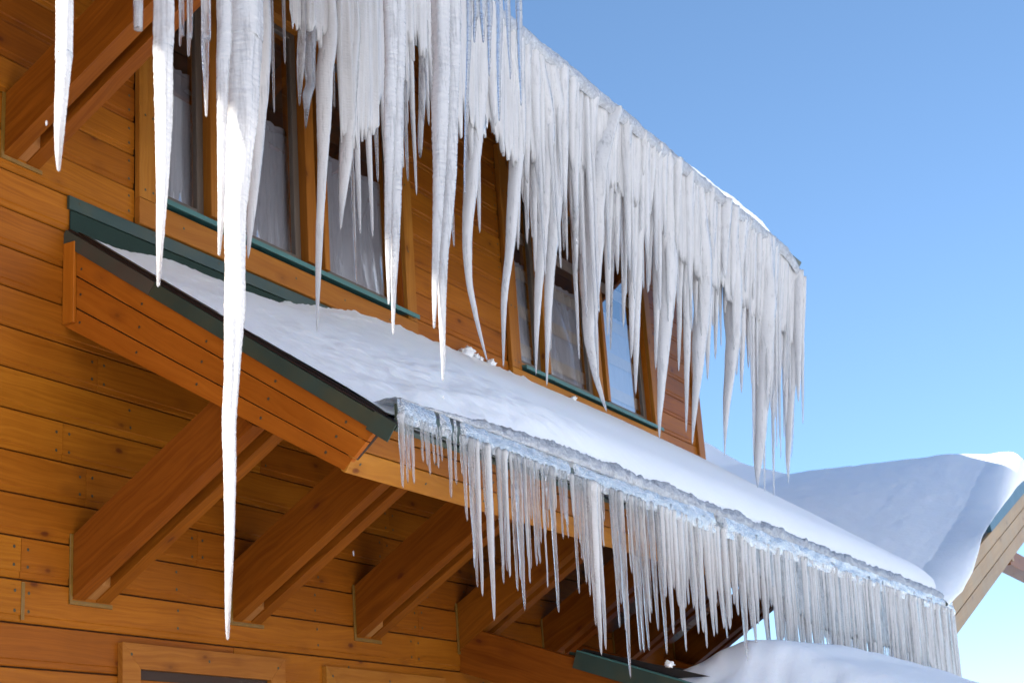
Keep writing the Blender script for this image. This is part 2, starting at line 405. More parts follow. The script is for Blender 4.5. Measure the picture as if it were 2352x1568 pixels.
# --- windows
def window(x0, blind):
    zt, zb = WZ1, WZ0
    x1 = x0 + WW
    cas = bar('window', (x0, -.04, 3.802), (x0 + .17, .0, zt + .17), M['trim'], H, axis=2)     # left casing carries the window
    tag(cas, 'left casing of a three pane window with dark recessed sashes')
    bar('casing_board', (x1 - .13, -.04, 3.802), (x1, .0, zt + .17), M['trim'], cas, axis=2)
    bar('casing_board', (x0 + .172, -.04, zt), (x1 - .132, .0, zt + .17), M['trim'], cas)
    bar('casing_board', (x0, -.04, 3.634), (x1, -.001, 3.80), M['trim'], cas)
    # reveals
    D = .13
    bar('reveal_board', (x0 + .15, .001, zb - .06), (x0 + .17, D + .1, zt + .02), M['trim'], cas, axis=2)
    bar('reveal_board', (x1 - .13, .001, zb - .06), (x1 - .11, D + .1, zt + .02), M['fascia'], cas, axis=2)
    bar('reveal_board', (x0 + .172, .001, zt), (x1 - .132, D + .1, zt + .02), M['trim'], cas)
    # sloped sill flashing
    s = prism('sill', [(-.085, -.01), (-.085, .022), (D, .052), (D, .035), (-.078, .005), (-.078, -.01)], 0, WW - .30 + .09,
              Vector((x0 + .17, 0, 3.818)), X_, Y_, Z_, M['teal'], cas)
    bar('sill_strip', (x0 + .172, .02, zb - .02), (x1 - .132, D, zb + .028), M['trim'], cas)
    # mullions: slim post left, wide post right of the middle pane
    inner0, inner1 = x0 + .17, x1 - .13
    posts = [(x0 + .71, x0 + .79), (x0 + 1.76, x0 + 1.87), (x0 + 1.96, x0 + 2.02)]
    bar('gap_board', (posts[1][1] + .001, .06, zb + .03), (posts[2][0] - .001, D, zt), M['dark'], cas, axis=2)
    for a, b2 in posts:
        bar('mullion', (a, -.01, zb + .03), (b2, D + .05, zt - .001), M['trim'], cas, axis=2)
    edges = [(inner0 + .002, posts[0][0] - .002), (posts[0][1] + .002, posts[1][0] - .002), (posts[2][1] + .002, inner1 - .002)]
    for a, b2 in edges:
        fw = .010; y0, y1 = .05, .09
        fr = bar('sash', (a, y0, zb + .03), (a + fw, y1, zt - .002), M['sash'], cas, axis=2)
        bar('sash', (b2 - .065, y0, zb + .03), (b2, y1, zt - .002), M['sash'], cas, axis=2)
        bar('sash', (a + fw + .001, y0, zb + .03), (b2 - .066, y1, zb + .07), M['sash'], cas)
        bar('sash', (a + fw + .001, y0, zt - .05), (b2 - .066, y1, zt - .002), M['sash'], cas)
        pa, pb = a + fw + .001, b2 - .066
        mesh('pane', [(pa, .068, zb + .071), (pb, .068, zb + .071), (pb, .068, zt - .051), (pa, .068, zt - .051)], [(0, 1, 2, 3)], M['glass'], cas, fix=False)
        cw = [(pa - .02 + (pb - pa + .085) * q / 24, .148 + .010 * math.sin(q * 1.9) + .006 * math.sin(q * 4.3)) for q in range(25)]
        mesh('curtain', [(x, y, z_) for z_ in (zb, 4.93) for x, y in cw], [(q, q + 1, q + 26, q + 25) for q in range(24)], M['reflection_sheet'], cas, smooth=True, fix=False)  # curtain added to imitate the ice row's grey reflection in the panes
        if blind:                         # banded day-and-night blind inside
            zz = zb + .16
            while zz < zt - .3:
                bar('blind_band', (pa, .124, zz), (pb + .06, .127, zz + .115), M['blind'], cas, .0005); zz += .36
    # dim room behind
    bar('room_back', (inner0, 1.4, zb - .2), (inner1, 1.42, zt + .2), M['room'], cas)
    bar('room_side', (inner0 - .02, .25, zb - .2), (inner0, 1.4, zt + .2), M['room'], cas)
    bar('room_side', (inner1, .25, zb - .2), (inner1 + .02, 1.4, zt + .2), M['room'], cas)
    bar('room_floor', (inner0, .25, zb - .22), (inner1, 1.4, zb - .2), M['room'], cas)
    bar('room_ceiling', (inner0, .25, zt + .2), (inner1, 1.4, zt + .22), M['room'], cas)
    for zz in (3.86, 4.35, 4.9, 5.4):
        for xx in (x0 + .05, x0 + .12, x1 - .09): screw(Vector((xx, -.04, zz)), -Y_)
    for q in range(5): screw(Vector((x0 + .4 + q * .58, -.04, 3.72)), -Y_)
window(WINS[0], False); window(WINS[1], True)

# mitred casings of two openings under the skirt roof
def casing(xa, xb, ztop, open_inner):
    w_ = .145
    prof = [(xa, -1.6), (xa + w_, -1.6), (xa + w_, ztop - w_ + .01), (xa, ztop)]
    A = slab('door_casing', [(p[0] - xa, p[1]) for p in prof], -.034, Vector((xa, -.034, 0)), X_, Z_, M['trim'], H)
    # slab thickness runs along X x Z = -Y; negative value puts it back to the wall
    slab('casing_board', [(xa, ztop), (xa + w_, ztop - w_ + .01), (xb - w_, ztop - w_ + .01), (xb, ztop)], -.034, Vector((0.0015, -.034, 0)), X_, Z_, M['trim'], A)
    slab('casing_board', [(xb, ztop), (xb - w_, ztop - w_ + .01), (xb - w_, -1.6), (xb, -1.6)], -.034, Vector((.003, -.034, 0)), X_, Z_, M['trim'], A)
    bar('door_panel', (xa + w_ + .01, -.012, -1.6), (xb - w_ - .01, -.002, ztop - w_ - .045), M['siding'], A)
    bar('shadow_gap', (xa + w_, -.004, ztop - w_ - .05), (xb - w_, -.001, ztop - w_ + .01), M['dark'], A, .0005)
    for q in range(3): screw(Vector((xa + .07 + (xb - xa - .14) * q / 2, -.034, ztop - .06)), -Y_)
    for q in range(3): screw(Vector((xa + .07, -.034, ztop - .25 - q * .3)), -Y_)
    return A
casing(6.675, 8.13, 1.172, True); casing(8.57, 10.05, 1.155, True)

# --- skirt roof
SX0, SX1 = 6.24, 16.75
def rz(y): return 3.427 + PIT * y            # roof top along y (y negative outward)
U = Vector((0, -1, -PIT)).normalized()       # down the slope
N = Vector((0, -PIT, 1)).normalized()        # roof normal (up/out)
L = 2.11 * math.sqrt(1 + PIT * PIT)
roof = prism('skirt_roof', rect(0, L, -.03, -.006, .001), 0, SX1 - SX0, Vector((SX0, -.0, 3.427)), X_, U, N, M['green'], H)
# underside boards running along the eave
sof0 = Vector((0, -.0, 2.87)); sof1 = Vector((0, -1.80, 1.772)); sd = (sof1 - sof0).normalized(); sn = Vector((0, -sd.z, sd.y)) * -1
if sn.z < 0: sn = -sn
ls = (sof1 - sof0).length; nb = 11
for i in range(nb):
    a = ls * i / nb; b = ls * (i + 1) / nb - .006
    prism('soffit_board', rect(a + .002, b, 0, .018, .004), 0, SX1 - SX0 - .1, Vector((SX0 + .05, sof0.y, sof0.z)), X_, sd, sn, M['soffit'], H)
# rake fascia: three boards, slightly converging towards the eave
top0, top1 = Vector((0, -.0, 3.327)), Vector((0, -1.99, 1.915))
bot0, bot1 = Vector((0, -.0, 2.857)), Vector((0, -1.794, 1.748))
YZ = [(.0, .29), (.31, .69), (.71, 1.0)]
slab('rake_backing', [(0.0, 2.87), (0.0, 3.35), (-2.0, 1.92), (-1.80, 1.76)], .02, Vector((SX0 + .032, 0, 0)), Y_, Z_, M['dark'], H)
def lerp(a, b, t): return a + (b - a) * t
for t0, t1 in YZ:
    p = [lerp(top0, bot0, t0), lerp(top1, bot1, t0), lerp(top1, bot1, t1), lerp(top0, bot0, t1)]
    # local frame with x along the board so the grain runs with the slope
    ex = (p[1] - p[0]).normalized(); ey = Vector((0, -ex.z, ex.y)); 
    if ey.z < 0: ey = -ey
    o = p[3]; loc = [((q - o).dot(ex), (q - o).dot(ey)) for q in p]
    thick = ex.cross(ey)
    slab('rake_board', loc, (.03 if thick.x > 0 else -.03), Vector((SX0 + .0, o.y, o.z)), ex, ey, M['fascia'], H)
    for s in (.06, .28, .5, .72, .93):
        q = lerp(lerp(p[0], p[1], s), lerp(p[3], p[2], s), .5 if t0 else .6); screw(Vector((SX0, q.y, q.z)), -X_, .008)
bar('end_strip', (SX0 - .025, -.085, 2.86), (SX0 - .002, -.001, 3.33), M['fascia'], H, axis=2)
# rake edge metal: brownish near the wall, green lower down, black membrane on top
eU = Vector((0, -1, -PIT)).normalized()
def rake_strip(name, s0, s1, h0, h1, x0, x1, mat, par=None):
    return prism(name, rect(h0, h1, 0, x1 - x0, .002), s0, s1, Vector((x0, .0, 3.427)), eU, N, X_, mat, par or H)
rake_strip('drip_edge', .02, .80, -.078, .0, SX0 - .018, SX0 - .003, M['brown'])
rake_strip('drip_edge', .803, L - .13, -.078, .0, SX0 - .017, SX0 - .003, M['green'])
rake_strip('drip_edge', L - .14, L + .005, -.090, .008, SX0 - .024, SX0 - .0185, M['green'])
rake_strip('membrane', .03, L - .01, .001, .014, SX0 - .012, SX0 + .05, M['black'])
rake_strip('membrane', .10, L - .08, .0145, .024, SX0 + .0, SX0 + .075, M['black'])
# eave fascia: boards square to the roof slope, then the metal drip edge
et = Vector((0, -1.985, 1.985)); eb = Vector((0, -1.800, 1.735)); ed = (eb - et).normalized(); en = Vector((0, ed.z, -ed.y))
if en.y > 0: en = -en
le = (eb - et).length
for t0, t1 in ((0, .27), (.285, .60), (.615, 1.0)):
    x = SX0 + .002
    segs = [x, x + 3.7 + t0, x + 7.4 + t1, SX1 - .02]
    for a, b in zip(segs, segs[1:]):
        prism('fascia_board', rect(t0 * le, t1 * le, -.03, 0, .003), 0, b - a - .002, Vector((a, et.y, et.z)), X_, ed, en, M['trim'], H)
        for q in range(int((b - a) / .6)): screw(Vector((a + .08 + q * .6, 0, 0)) + et + ed * (le * (t0 + t1) / 2) + Vector((0, 0, 0)), en, .008)
bar('drip_edge', (SX0 - .02, -2.122, 1.925), (SX1, -2.108, 2.012), M['green'], H)
# flashing against the wall: granular sheet below, plain metal strip above
bar('flashing', (SX0 + .02, -.012, 3.42), (11.4, -.004, 3.545), M['felt'], H, .001)
bar('flashing', (SX0 + .0, -.022, 3.548), (11.4, -.004, 3.628), M['green'], H, .002)
for q in range(7): screw(Vector((SX0 + .08 + q * .62, -.022, 3.60)), -Y_, .010)
# caulk: along the fascia joint and board ends
bar('caulk', (5.962, -.004, 3.632 - 11 * BP + .02), (5.986, -.0005, 3.632 - 10 * BP - .01), M['caulk'], H, .001, axis=2)

# --- knee braces: two planks with a gap between, rising outward at 30 degrees
def brace(x, zt, zb, slope, out, dx=(0, .10, .185, .285), soff=None, wide=M['beam'], red=0):
    ex = Vector((0, -1, slope)).normalized(); ey = Vector((0, slope, 1)).normalized()
    hgt = zt - zb
    def poly(t, b):          # plumb cut at the wall, cut under the soffit
        yt, zt_, yb, zb_ = soff
        return [Vector((0, -.001, b)), Vector((0, yb, zb_)), Vector((0, yt, zt_)), Vector((0, -.001, t))]
    first = None
    for (a, b2) in ((dx[0], dx[1]), (dx[2], dx[3])):
        P_ = poly(zt, zb); o = Vector((x + a, 0, zb))
        loc = [((q - Vector((0, 0, zb))).dot(ex), (q - Vector((0, 0, zb))).dot(ey)) for q in P_]
        th = b2 - a; ez = ex.cross(ey)
        ob = slab('brace' if first is None else 'plank', loc, th if ez.x > 0 else -th, o, ex, ey, wide, first or H)
        if first is None: first = ob
    # spacer block in the gap at the wall, and along the gap higher up
    P_ = [Vector((0, -.002, zb + .01)), Vector((0, -.10, zb + .01 + .1 * slope)), Vector((0, -.10, zt - .02)), Vector((0, -.002, zt - .05))]
    o = Vector((x + dx[1] + .001, 0, zb)); loc = [((q - Vector((0, 0, zb))).dot(ex), (q - Vector((0, 0, zb))).dot(ey)) for q in P_]
    ez = ex.cross(ey); th = dx[2] - dx[1] - .002
    slab('spacer_block', loc, th if ez.x > 0 else -th, o, ex, ey, M['raw'], first)
    # upper filler deep in the gap
    yt, zt_, yb, zb_ = soff
    P_ = [Vector((0, -.11, zb + .11 * slope + .14)), Vector((0, yb, zb_ + .14)), Vector((0, yt, zt_)), Vector((0, -.11, zt + .11 * slope))]
    loc = [((q - Vector((0, 0, zb))).dot(ex), (q - Vector((0, 0, zb))).dot(ey)) for q in P_]
    slab('spacer_block', loc, th if ez.x > 0 else -th, o, ex, ey, M['beam'], first)
    # bead of caulk round the foot
    bar('caulk', (x - .022, -.010, zb - .012), (x - .001, -.0005, zt + .005), M['caulk'], first, .001, axis=2)
    bar('caulk', (x - .022, -.011, zb - .030), (x + dx[3] + .015, -.0005, zb - .008), M['caulk'], first, .001)
    return first
bx = [6.32, 7.66, 8.97, 10.32, 11.68, 13.04, 14.40]
for x in bx:
    brace(x, 1.711, 1.375, .595, 1.2, soff=(-.965, 2.285, -1.205, 2.092))
brace(5.76, 4.068, 3.715, .565, 1.9, soff=(-1.93, 5.158, -2.14, 4.92), dx=(0, .10, .17, .265))
brace(1.6, 4.068, 3.715, .565, 1.9, soff=(-1.93, 5.158, -2.14, 4.92), dx=(0, .10, .17, .265))

# --- upper roof: long overhang on the left, shorter over the windows
RX = 7.15; EY = -1.2; EZ = 5.72
def upper(x0, x1, ye):
    ze = EZ + PIT * (ye - EY) - .0
    yr = 3.4
    Ls = (yr - ye) * math.sqrt(1 + PIT * PIT)
    ux = Vector((0, 1, PIT)).normalized(); nx = Vector((0, -PIT, 1)).normalized()
    prism('roof', rect(0, Ls, .03, .10, .004), 0, x1 - x0, Vector((x0, ye, ze - .04)), X_, ux, nx, M['green'], H)
    n = int(Ls / .14)
    for i in range(n):
        if i * .14 > (0.35 - ye) * 1.3: break
        prism('soffit_board', rect(i * .14 + .002, (i + 1) * .14 - .004, .005, .028, .004), 0, x1 - x0 - .06, Vector((x0 + .03, ye, ze - .04)), X_, ux, nx, M['soffit'], H)
    # back slope
    ub = Vector((0, 1, -PIT)).normalized(); nb_ = Vector((0, PIT, 1)).normalized()
    zr = ze + PIT * (yr - ye)
    prism('roof', rect(0, 3.9, .0, .07, .004), 0, x1 - x0, Vector((x0, yr, zr)), X_, ub, nb_, M['green'], H)
    prism('fascia_board', rect(-.16, 0.03, -.03, 0, .003), 0, x1 - x0, Vector((x0, ye, ze - .02)), X_, nx, -ux, M['fascia'], H)
    return ze
upper(-6.6, RX, -2.5); upper(RX, 16.0, EY)
# gable triangles
for gx in (WX0, WX1 - .13):
    slab('gable_wall', [(.0, 6.1), (6.1, 6.1), (3.4, 8.9), (.25, 6.68)], .08, Vector((gx, 0, 0)), Y_, Z_, M['siding'], H)
# exposed rafter tails over the windows
for i in range(7):
    x = 8.2 + i * 1.25
    if x < 15.9:
        prism('rafter', rect(-.12, .0, 0, .07, .003), .05, 1.5, Vector((x, EY, EZ - .045)), Vector((0, 1, PIT)).normalized(), Vector((0, -PIT, 1)).normalized(), X_, M['fascia'], H)

# --- lower porch roof: big beam, green edge, roof sheet
LX = 10.33; LS = .378; LZ = 1.60
def lz(y): return LZ + LS * y
el = Vector((0, -1, -LS)).normalized(); nl = Vector((0, -LS, 1)).normalized()
prism('porch_beam', rect(-.36, -.03, 0, .10, .005), .02, 4.2, Vector((LX, 0, LZ)), el, nl, X_, M['beam'], H)
prism('drip_edge', rect(-.10, .02, 0, .012, .002), 1.02, 4.6, Vector((LX - .016, 0, LZ)), el, nl, X_, M['green'], H)
prism('drip_edge', rect(.02, .028, 0, .10, .001), 1.02, 4.6, Vector((LX - .016, 0, LZ)), el, nl, X_, M['teal'], H)
prism('porch_roof', rect(.9, 4.6, -.025, -.004, .002), 0.12, 6.6, Vector((LX, 0, LZ)), X_, el, nl, M['green'], H)
slab('flashing', [(1.0, .02), (1.75, .02), (2.0, .10), (1.02, .045)], .008, Vector((LX + .09, 0, LZ)), el, nl, M['black'], H)
for i in range(3):
    prism('porch_beam', rect(-.30, -.03, 0, .10, .005), .02, 4.2, Vector((LX + 1.9 + i * 1.9, 0, LZ)), el, nl, X_, M['beam'], H)
me = bpy.data.meshes.new('screws'); me.from_pydata([tuple(v) for v in sv], [], sf); me.materials.append(M['screw'])
tag(link(bpy.data.objects.new('screws', me), H), kind='stuff')

# ------------------------------------------------------------------ far gable roof at the right
G = tag(empty('gabled_wing', (17.2, -1.9, -1.7)), 'far roof wing with pale wooden rake boards and slate blue metal edge', 'house')
ga = Vector((16.80, -2.08, 1.66)); gb = Vector((22.0, -2.08, 3.425))
ge = (gb - ga).normalized(); gu = Vector((-ge.z, 0, ge.x))
for a, b, mt in ((0, .17, 'pale'), (.178, .36, 'pale'), (.368, .52, 'pale')):
    prism('rake_board', rect(a, b, 0, .04, .004), 0, 6.3, ga + Vector((0, .0, 0)), ge, gu, Vector((0, 1, 0)), M[mt], G)
prism('metal_edge', rect(.525, .72, -.012, .05, .003), 3.1, 6.3, ga, ge, gu, Y_, M['blue'], G)
prism('roof', rect(.30, .38, .06, 8.0, .003), 3.1, 6.2, ga, ge, gu, Y_, M['blue'], G)
prism('soffit_board', rect(.06, .09, .06, 1.2, .003), 2.2, 6.2, ga, ge, gu, Y_, M['soffit'], G)
bar('wall', (17.4, 2.6, -1.7), (24, 6, 2.3), M['siding'], G)
pp = atX(2322, 1296, 21.4)
bar('purlin', (21.4, pp.y, pp.z), (24, pp.y + .25, pp.z + .22), M['soffit'], G)
bar('purlin', (21.38, pp.y - .03, pp.z + .05), (21.5, pp.y + .9, pp.z + .30), M['pale'], G, axis=1)

# ------------------------------------------------------------------ snow
def grid(name, nx, ny, fn, mat, close=True):
    vs = [fn(i / nx, j / ny) for j in range(ny + 1) for i in range(nx + 1)]
    fs = [(j * (nx + 1) + i, j * (nx + 1) + i + 1, (j + 1) * (nx + 1) + i + 1, (j + 1) * (nx + 1) + i) for j in range(ny) for i in range(nx)]
    return mesh(name, vs, fs, mat, smooth=True, fix=False)
wall_snow = [(6.3, .0), (6.52, .01), (7.13, .07), (7.8, .06), (8.2, .085), (8.48, .15), (9.0, .245), (9.6, .29), (10.2, .285), (11.2, .32), (13.3, .345), (15.6, .32), (16.2, .30), (16.8, .26)]
def skirt(s, t):
    # s along the wall, t from wall to eave and down the rounded lip
    x = 6.262 + (s ** 1.25) * (16.95 - 6.262)
    # bulk thickness
    hw = lerp_tab(wall_snow, x)
    left = sstep(6.26, 8.4, x)
    hm = .03 + .29 * left
    D = 2.06
    if t < .86:
        d = D * t / .86 * .985
    else: d = D * (.985 + .015 * (t - .86) / .14)
    k = d / D
    base = hw * (1 - k) ** 1.5 + hm * (1 - (1 - k) ** 1.5)
    # nothing piled up in the first corner by the wall
    edge0 = sstep(.26, .62, d) if x < 6.5 else 1
    if x < 7.0: base *= (sstep(.26, .62, d) * (1 - sstep(6.5, 7.0, x)) + sstep(6.5, 7.0, x))
    base *= sstep(6.25, 6.62, x) ** .7
    lip = math.sqrt(max(0, 1 - max(0, (k - .80) / .20) ** 2))
    if t > .86: lip *= 1 - (t - .86) / .14
    h = base * (.10 + .90 * lip)
    rough = (1 - sstep(8.0, 9.6, x))
    h += .018 * fbm(x * 1.1, d * 1.6, 2) * min(1, base * 8)
    h += rough * .045 * max(-.3, fbm(x * 5.0, d * 5.5, 7, 5)) * min(1, base * 12) * (.35 + sstep(.7, 1.6, d))
    h += .004 * fbm(x * 22, d * 22, 3, 3) * (1 + 2 * rough)
    if d < .35 and 8.2 < x < 11.6:      # crumbly top edge where bits slid down against the wall
        h += .05 * max(0, fbm(x * 9, d * 9, 1, 4) + .10) * (1 - d / .35)
    if t >= .999: h = -.01
    y = -.012 - d
    return (x + .0, y - (.05 * lip * k if t < .86 else .05 * (1 - (t - .86) / .14) * k) , rz(-d) + max(h, .002 if t < .999 else h))
s = grid('roof_snow', 420, 90, skirt, M['snow'])
tag(s, 'long smooth snow bank covering the skirt roof under the windows', 'snow')

# snow on the eave above the windows
def topsnow(s, t):
    x = 7.25 + s * (16.02 - 7.25)
    top = .06 + .035 * sstep(11.5, 13.2, x) + .075 * sstep(12.6, 13.3, x) * (1 - sstep(14.9, 15.5, x)) + .045 * sstep(13.9, 14.1, x) * (1 - sstep(14.8, 15.2, x))
    top *= .72; top += .018 * max(0, fbm(x * 3.2, 0, 5, 4)) + .006 * fbm(x * 20, 0, 2, 3)
    top *= 1 - .85 * sstep(15.5, 16.02, x)
    if t < .25:
        a = t / .25; y = EY - .055 * math.sin(a * PI / 2) + .03; z = EZ + .03 + top * (a ** .6)
    else:
        a = (t - .25) / .75; y = EY - .025 + a * 3.0; z = EZ + .03 + top + PIT * (a * 3.0) + .10 * sstep(0, .3, a) + .05 * fbm(x, a * 3, 1)
    y += .02 * fbm(x * 4, t * 3, 9, 3)
    z -= .17 * sstep(15.25, 16.08, x) ** 1.4 * (1 - sstep(0, .4, y - EY))
    return (x, y, z)
s = grid('eave_snow', 400, 30, topsnow, M['snow']); tag(s, 'thin snow crust with a broken slab on the upper eave against the sky', 'snow')
def topsnow2(s, t):
    x = -6.6 + s * (RX + 6.6)
    y = -2.52 + t * 5.9; z = EZ + PIT * (y - EY) + .06 + .14 * sstep(0, .06, t) + .04 * fbm(x, y, 3)
    return (x, y, z)
s = grid('roof_snow', 80, 50, topsnow2, M['snow']); tag(s, 'snow layer on the long left overhang above the near icicles', 'snow')

# far valley and ridge snow
rid = [(22.0, -2.12, 4.54), (22.0, -1.9, 4.58), (22.0, -1.2, 4.69), (22.0, -.4, 4.735), (22.0, .4, 4.77), (22.0, 1.13, 4.80), (22.0, 1.84, 5.10), (22.0, 2.4, 5.54), (22.0, 3.4, 6.3)]
YF = -1.74
fb = [atY(u, v, -2.2) for u, v in ((2178, 1400), (2192, 1388), (2214, 1366), (2238, 1320), (2252, 1268), (2260, 1228), (2286, 1190), (2310, 1160), (2352, 1124), (2400, 1082))]
fbt = [(p.x, p.z) for p in fb]
def fz(x, y):
    zr = lerp_tab([(p[1], p[2]) for p in rid], y); z0 = 2.06 + .45 * (y + 2.0)
    a = (x - 16.4) / 5.6
    if a <= 1: z = z0 + (zr - z0) * max(0, a) ** 1.08 - .06 * math.sin(max(0, a) * PI)
    else: z = zr - .16 * (a - 1) * 5.6 * .3 - .5 * (a - 1) ** 2
    return z + .03 * fbm(x * .9, y * .9, 4) + .012 * fbm(x * 4, y * 4, 8, 3) + .02 * max(0, fbm(x * 2.2, y * 5, 2, 3))
def farsnow(s, t):
    x = 16.4 + 8.6 * t
    if s > .14:
        y = YF + ((s - .14) / .86) ** 1.4 * 5.2; return (x, y, fz(x, y))
    a = 1 - s / .14; zf = fz(x, YF); zb = lerp_tab(fbt, x) if x < fbt[-1][0] else zf - .55
    zb = min(zb, zf - .03)
    return (x - .02 * a, YF - .46 * math.sin(a * PI / 2) * (1 if a < .9 else 1 - .3 * (a - .9) * 10), zf + (zb - zf) * (1 - math.cos(a * PI / 2)) ** (.9 + 1.3 * sstep(19.5, 22, x)) + .015 * fbm(x * 3, a * 2, 1))
s = grid('valley_snow', 150, 120, farsnow, M['snow']); tag(s, 'deep bluish snow slope filling the valley, with a sunlit crest', 'snow')

# mound on the porch roof
def mound(s, t):
    x = 10.36 + 7.7 * s ** 1.3
    y = -1.30 - 2.6 * t
    crest = lerp_tab([(10.3, 1.20), (10.7, 1.232), (11.2, 1.25), (12.4, 1.285), (13.6, 1.28), (15, 1.26), (16.4, 1.217), (18, 1.15)], x)
    yc = lerp_tab([(10.36, -1.72), (10.55, -1.85), (10.9, -2.1), (12, -2.15)], x); k = (y - yc)
    z = crest - (.10 * k * k + .30 * abs(k) * sstep(0, .5, abs(k)) if k < 0 else 1.3 * k * k)
    rl = lz(y) - .05
    edge = (.30 + .70 * sstep(10.36, 10.85, x + .10 * fbm(y * 4, 1, 2))) * sstep(-.01, .03, s)
    z = rl + (z - rl) * edge if z > rl else rl
    z += .02 * fbm(x * 1.5, y * 1.5, 6) * edge + .03 * (1 - sstep(10.5, 11.6, x)) * fbm(x * 8, y * 8, 3, 4)
    return (x + .04 - .12 * sstep(1.58, 1.8, -y) * (1 - s) ** 30 * (1 + .6 * fbm(y * 5, 0, 3)), y, z)
s = grid('porch_snow', 200, 60, mound, M['snow']); tag(s, 'rounded snow mound on the lower porch roof in front of the icicle row', 'snow')

# loose clumps
def clump(name, p, r, label, seed, mt='snow', sq=(1, 1, .7)):
    bm = bmesh.new(); bmesh.ops.create_icosphere(bm, subdivisions=3, radius=1)
    for v in bm.verts:
        c = v.co * 1.4; k = 1 + 1.3 * fbm(c.x * 1.3 + seed * 7, c.y * 1.3, c.z * 1.3, 4); v.co = Vector((v.co.x * sq[0], v.co.y * sq[1], v.co.z * sq[2])) * (r * k)
    me = bpy.data.meshes.new(name); bm.to_mesh(me); bm.free(); me.materials.append(M[mt])
    me.polygons.foreach_set('use_smooth', [True] * len(me.polygons))
    return tag(link(bpy.data.objects.new(name, me), None, Matrix.Translation(p)), label, 'snow clump', 'loose snow clumps')
for i, (u, v, r, lb) in enumerate(((1073, 808, .055, 'pale ice lump lying on the snow just left of the curled icicle tip'),
        (1092, 818, .028, 'small snow crumb beside the pale ice lump by the wall'), (1104, 824, .022, 'tiny snow crumb left of the curled icicle tip'),
        (1128, 832, .035, 'snow crumb stuck to the tip of the curled icicle'), (1318, 914, .026, 'snow crumb against the teal sill of the second window'),
        (1537, 1524, .030, 'crystalline snow crumb at the left tip of the porch mound'))):
    y = -.07 if u < 1500 else -1.66
    clump('snow_clump', atY(u, v, y), r, lb, i)

def drop(x): return .17 * sstep(15.25, 16.08, x) ** 1.4       # the eave ice sags round the far corner

# ------------------------------------------------------------------ ice
def tube(path, radii, seed, sides=10, step=.028, flute=.12, ripple=.03, wob=.12):
    """path top->tip; one closed tapering surface with flutes and rings"""
    P = [Vector(p) for p in path]; seg = [(b - a).length for a, b in zip(P, P[1:])]; tot = sum(seg)
    n = max(8, int(tot / step)); vs = []; fs = []; th = []
    def at(d):
        for i, s_ in enumerate(seg):
            if d <= s_ or i == len(seg) - 1:
                t = min(1, d / s_) if s_ else 0
                # smooth blend of the radius and position
                a, b = P[i], P[i + 1]
                p0 = P[i - 1] if i else a - (b - a); p3 = P[i + 2] if i + 2 < len(P) else b + (b - a)
                q = .5 * ((2 * a) + (b - p0) * t + (2 * p0 - 5 * a + 4 * b - p3) * t * t + (3 * a - p0 - 3 * b + p3) * t ** 3)
                return q, radii[i] + (radii[i + 1] - radii[i]) * t
            d -= s_
    rnd = random.Random(seed); ph = [rnd.uniform(0, 6.28) for _ in range(6)]
    for j in range(n + 1):
        d = tot * j / n; c, r = at(d)
        left = tot - d
        r = max(r, .0035) * (1 - .999 * max(0, 1 - left / .010) ** 2 if left < .010 else 1)
        c = c + Vector((fbm(d * 2.2, seed * 3.1, 0, 2), fbm(d * 2.2, seed * 1.7, 5, 2), 0)) * r * wob * 2
        lam = .021
        for i in range(sides):
            a = 2 * PI * i / sides
            k = 1 + flute * math.sin(3 * a + ph[0] + d * .7) * .5 + flute * math.sin(5 * a + ph[1] - d * 1.3) * .4
            k += .30 * fbm(math.cos(a) * 1.2 + seed, math.sin(a) * 1.2, d * 1.6, 2)
            k += ripple * 2.6 * fbm(d * 62 + seed, math.cos(a) * .9, math.sin(a) * .9 + seed * 3, 2) * min(1, .02 / max(r, .004) + .35)
            vs.append(c + Vector((math.cos(a), math.sin(a), 0)) * r * k); th.append(1 - sstep(.006, .026, r))
    for j in range(n):
        for i in range(sides):
            a = j * sides + i; b = j * sides + (i + 1) % sides
            fs.append((a, a + sides, b + sides, b))
    fs.append(tuple(range(sides))); fs.append(tuple(n * sides + i for i in range(sides))[::-1])
    return vs, fs, th
IC = 0; rest_v, rest_f, rest_t = [], [], []
def set_thin(o, th):
    a = o.data.attributes.new('thin', 'FLOAT', 'POINT'); a.data.foreach_set('value', th)
def icicle(path, radii, label, group, mt='ice', fine=False, name='icicle', stuff=False, **kw):
    global IC
    seed = IC; IC += 1
    if fine: kw = dict(dict(sides=16, step=.0045, ripple=.040), **kw)
    vs, fs, th = tube(path, radii, seed + 1, **kw)
    if stuff:
        b0 = len(rest_v); rest_v.extend(vs); rest_f.extend([tuple(i + b0 for i in f) for f in fs]); rest_t.extend(th); return
    o = Vector(path[0]); vs = [v - o for v in vs]
    ob = mesh(name, vs, fs, M[mt], None, Matrix.Translation(o), smooth=True, fix=False); set_thin(ob, th)
    return tag(ob, label, 'icicle', group)

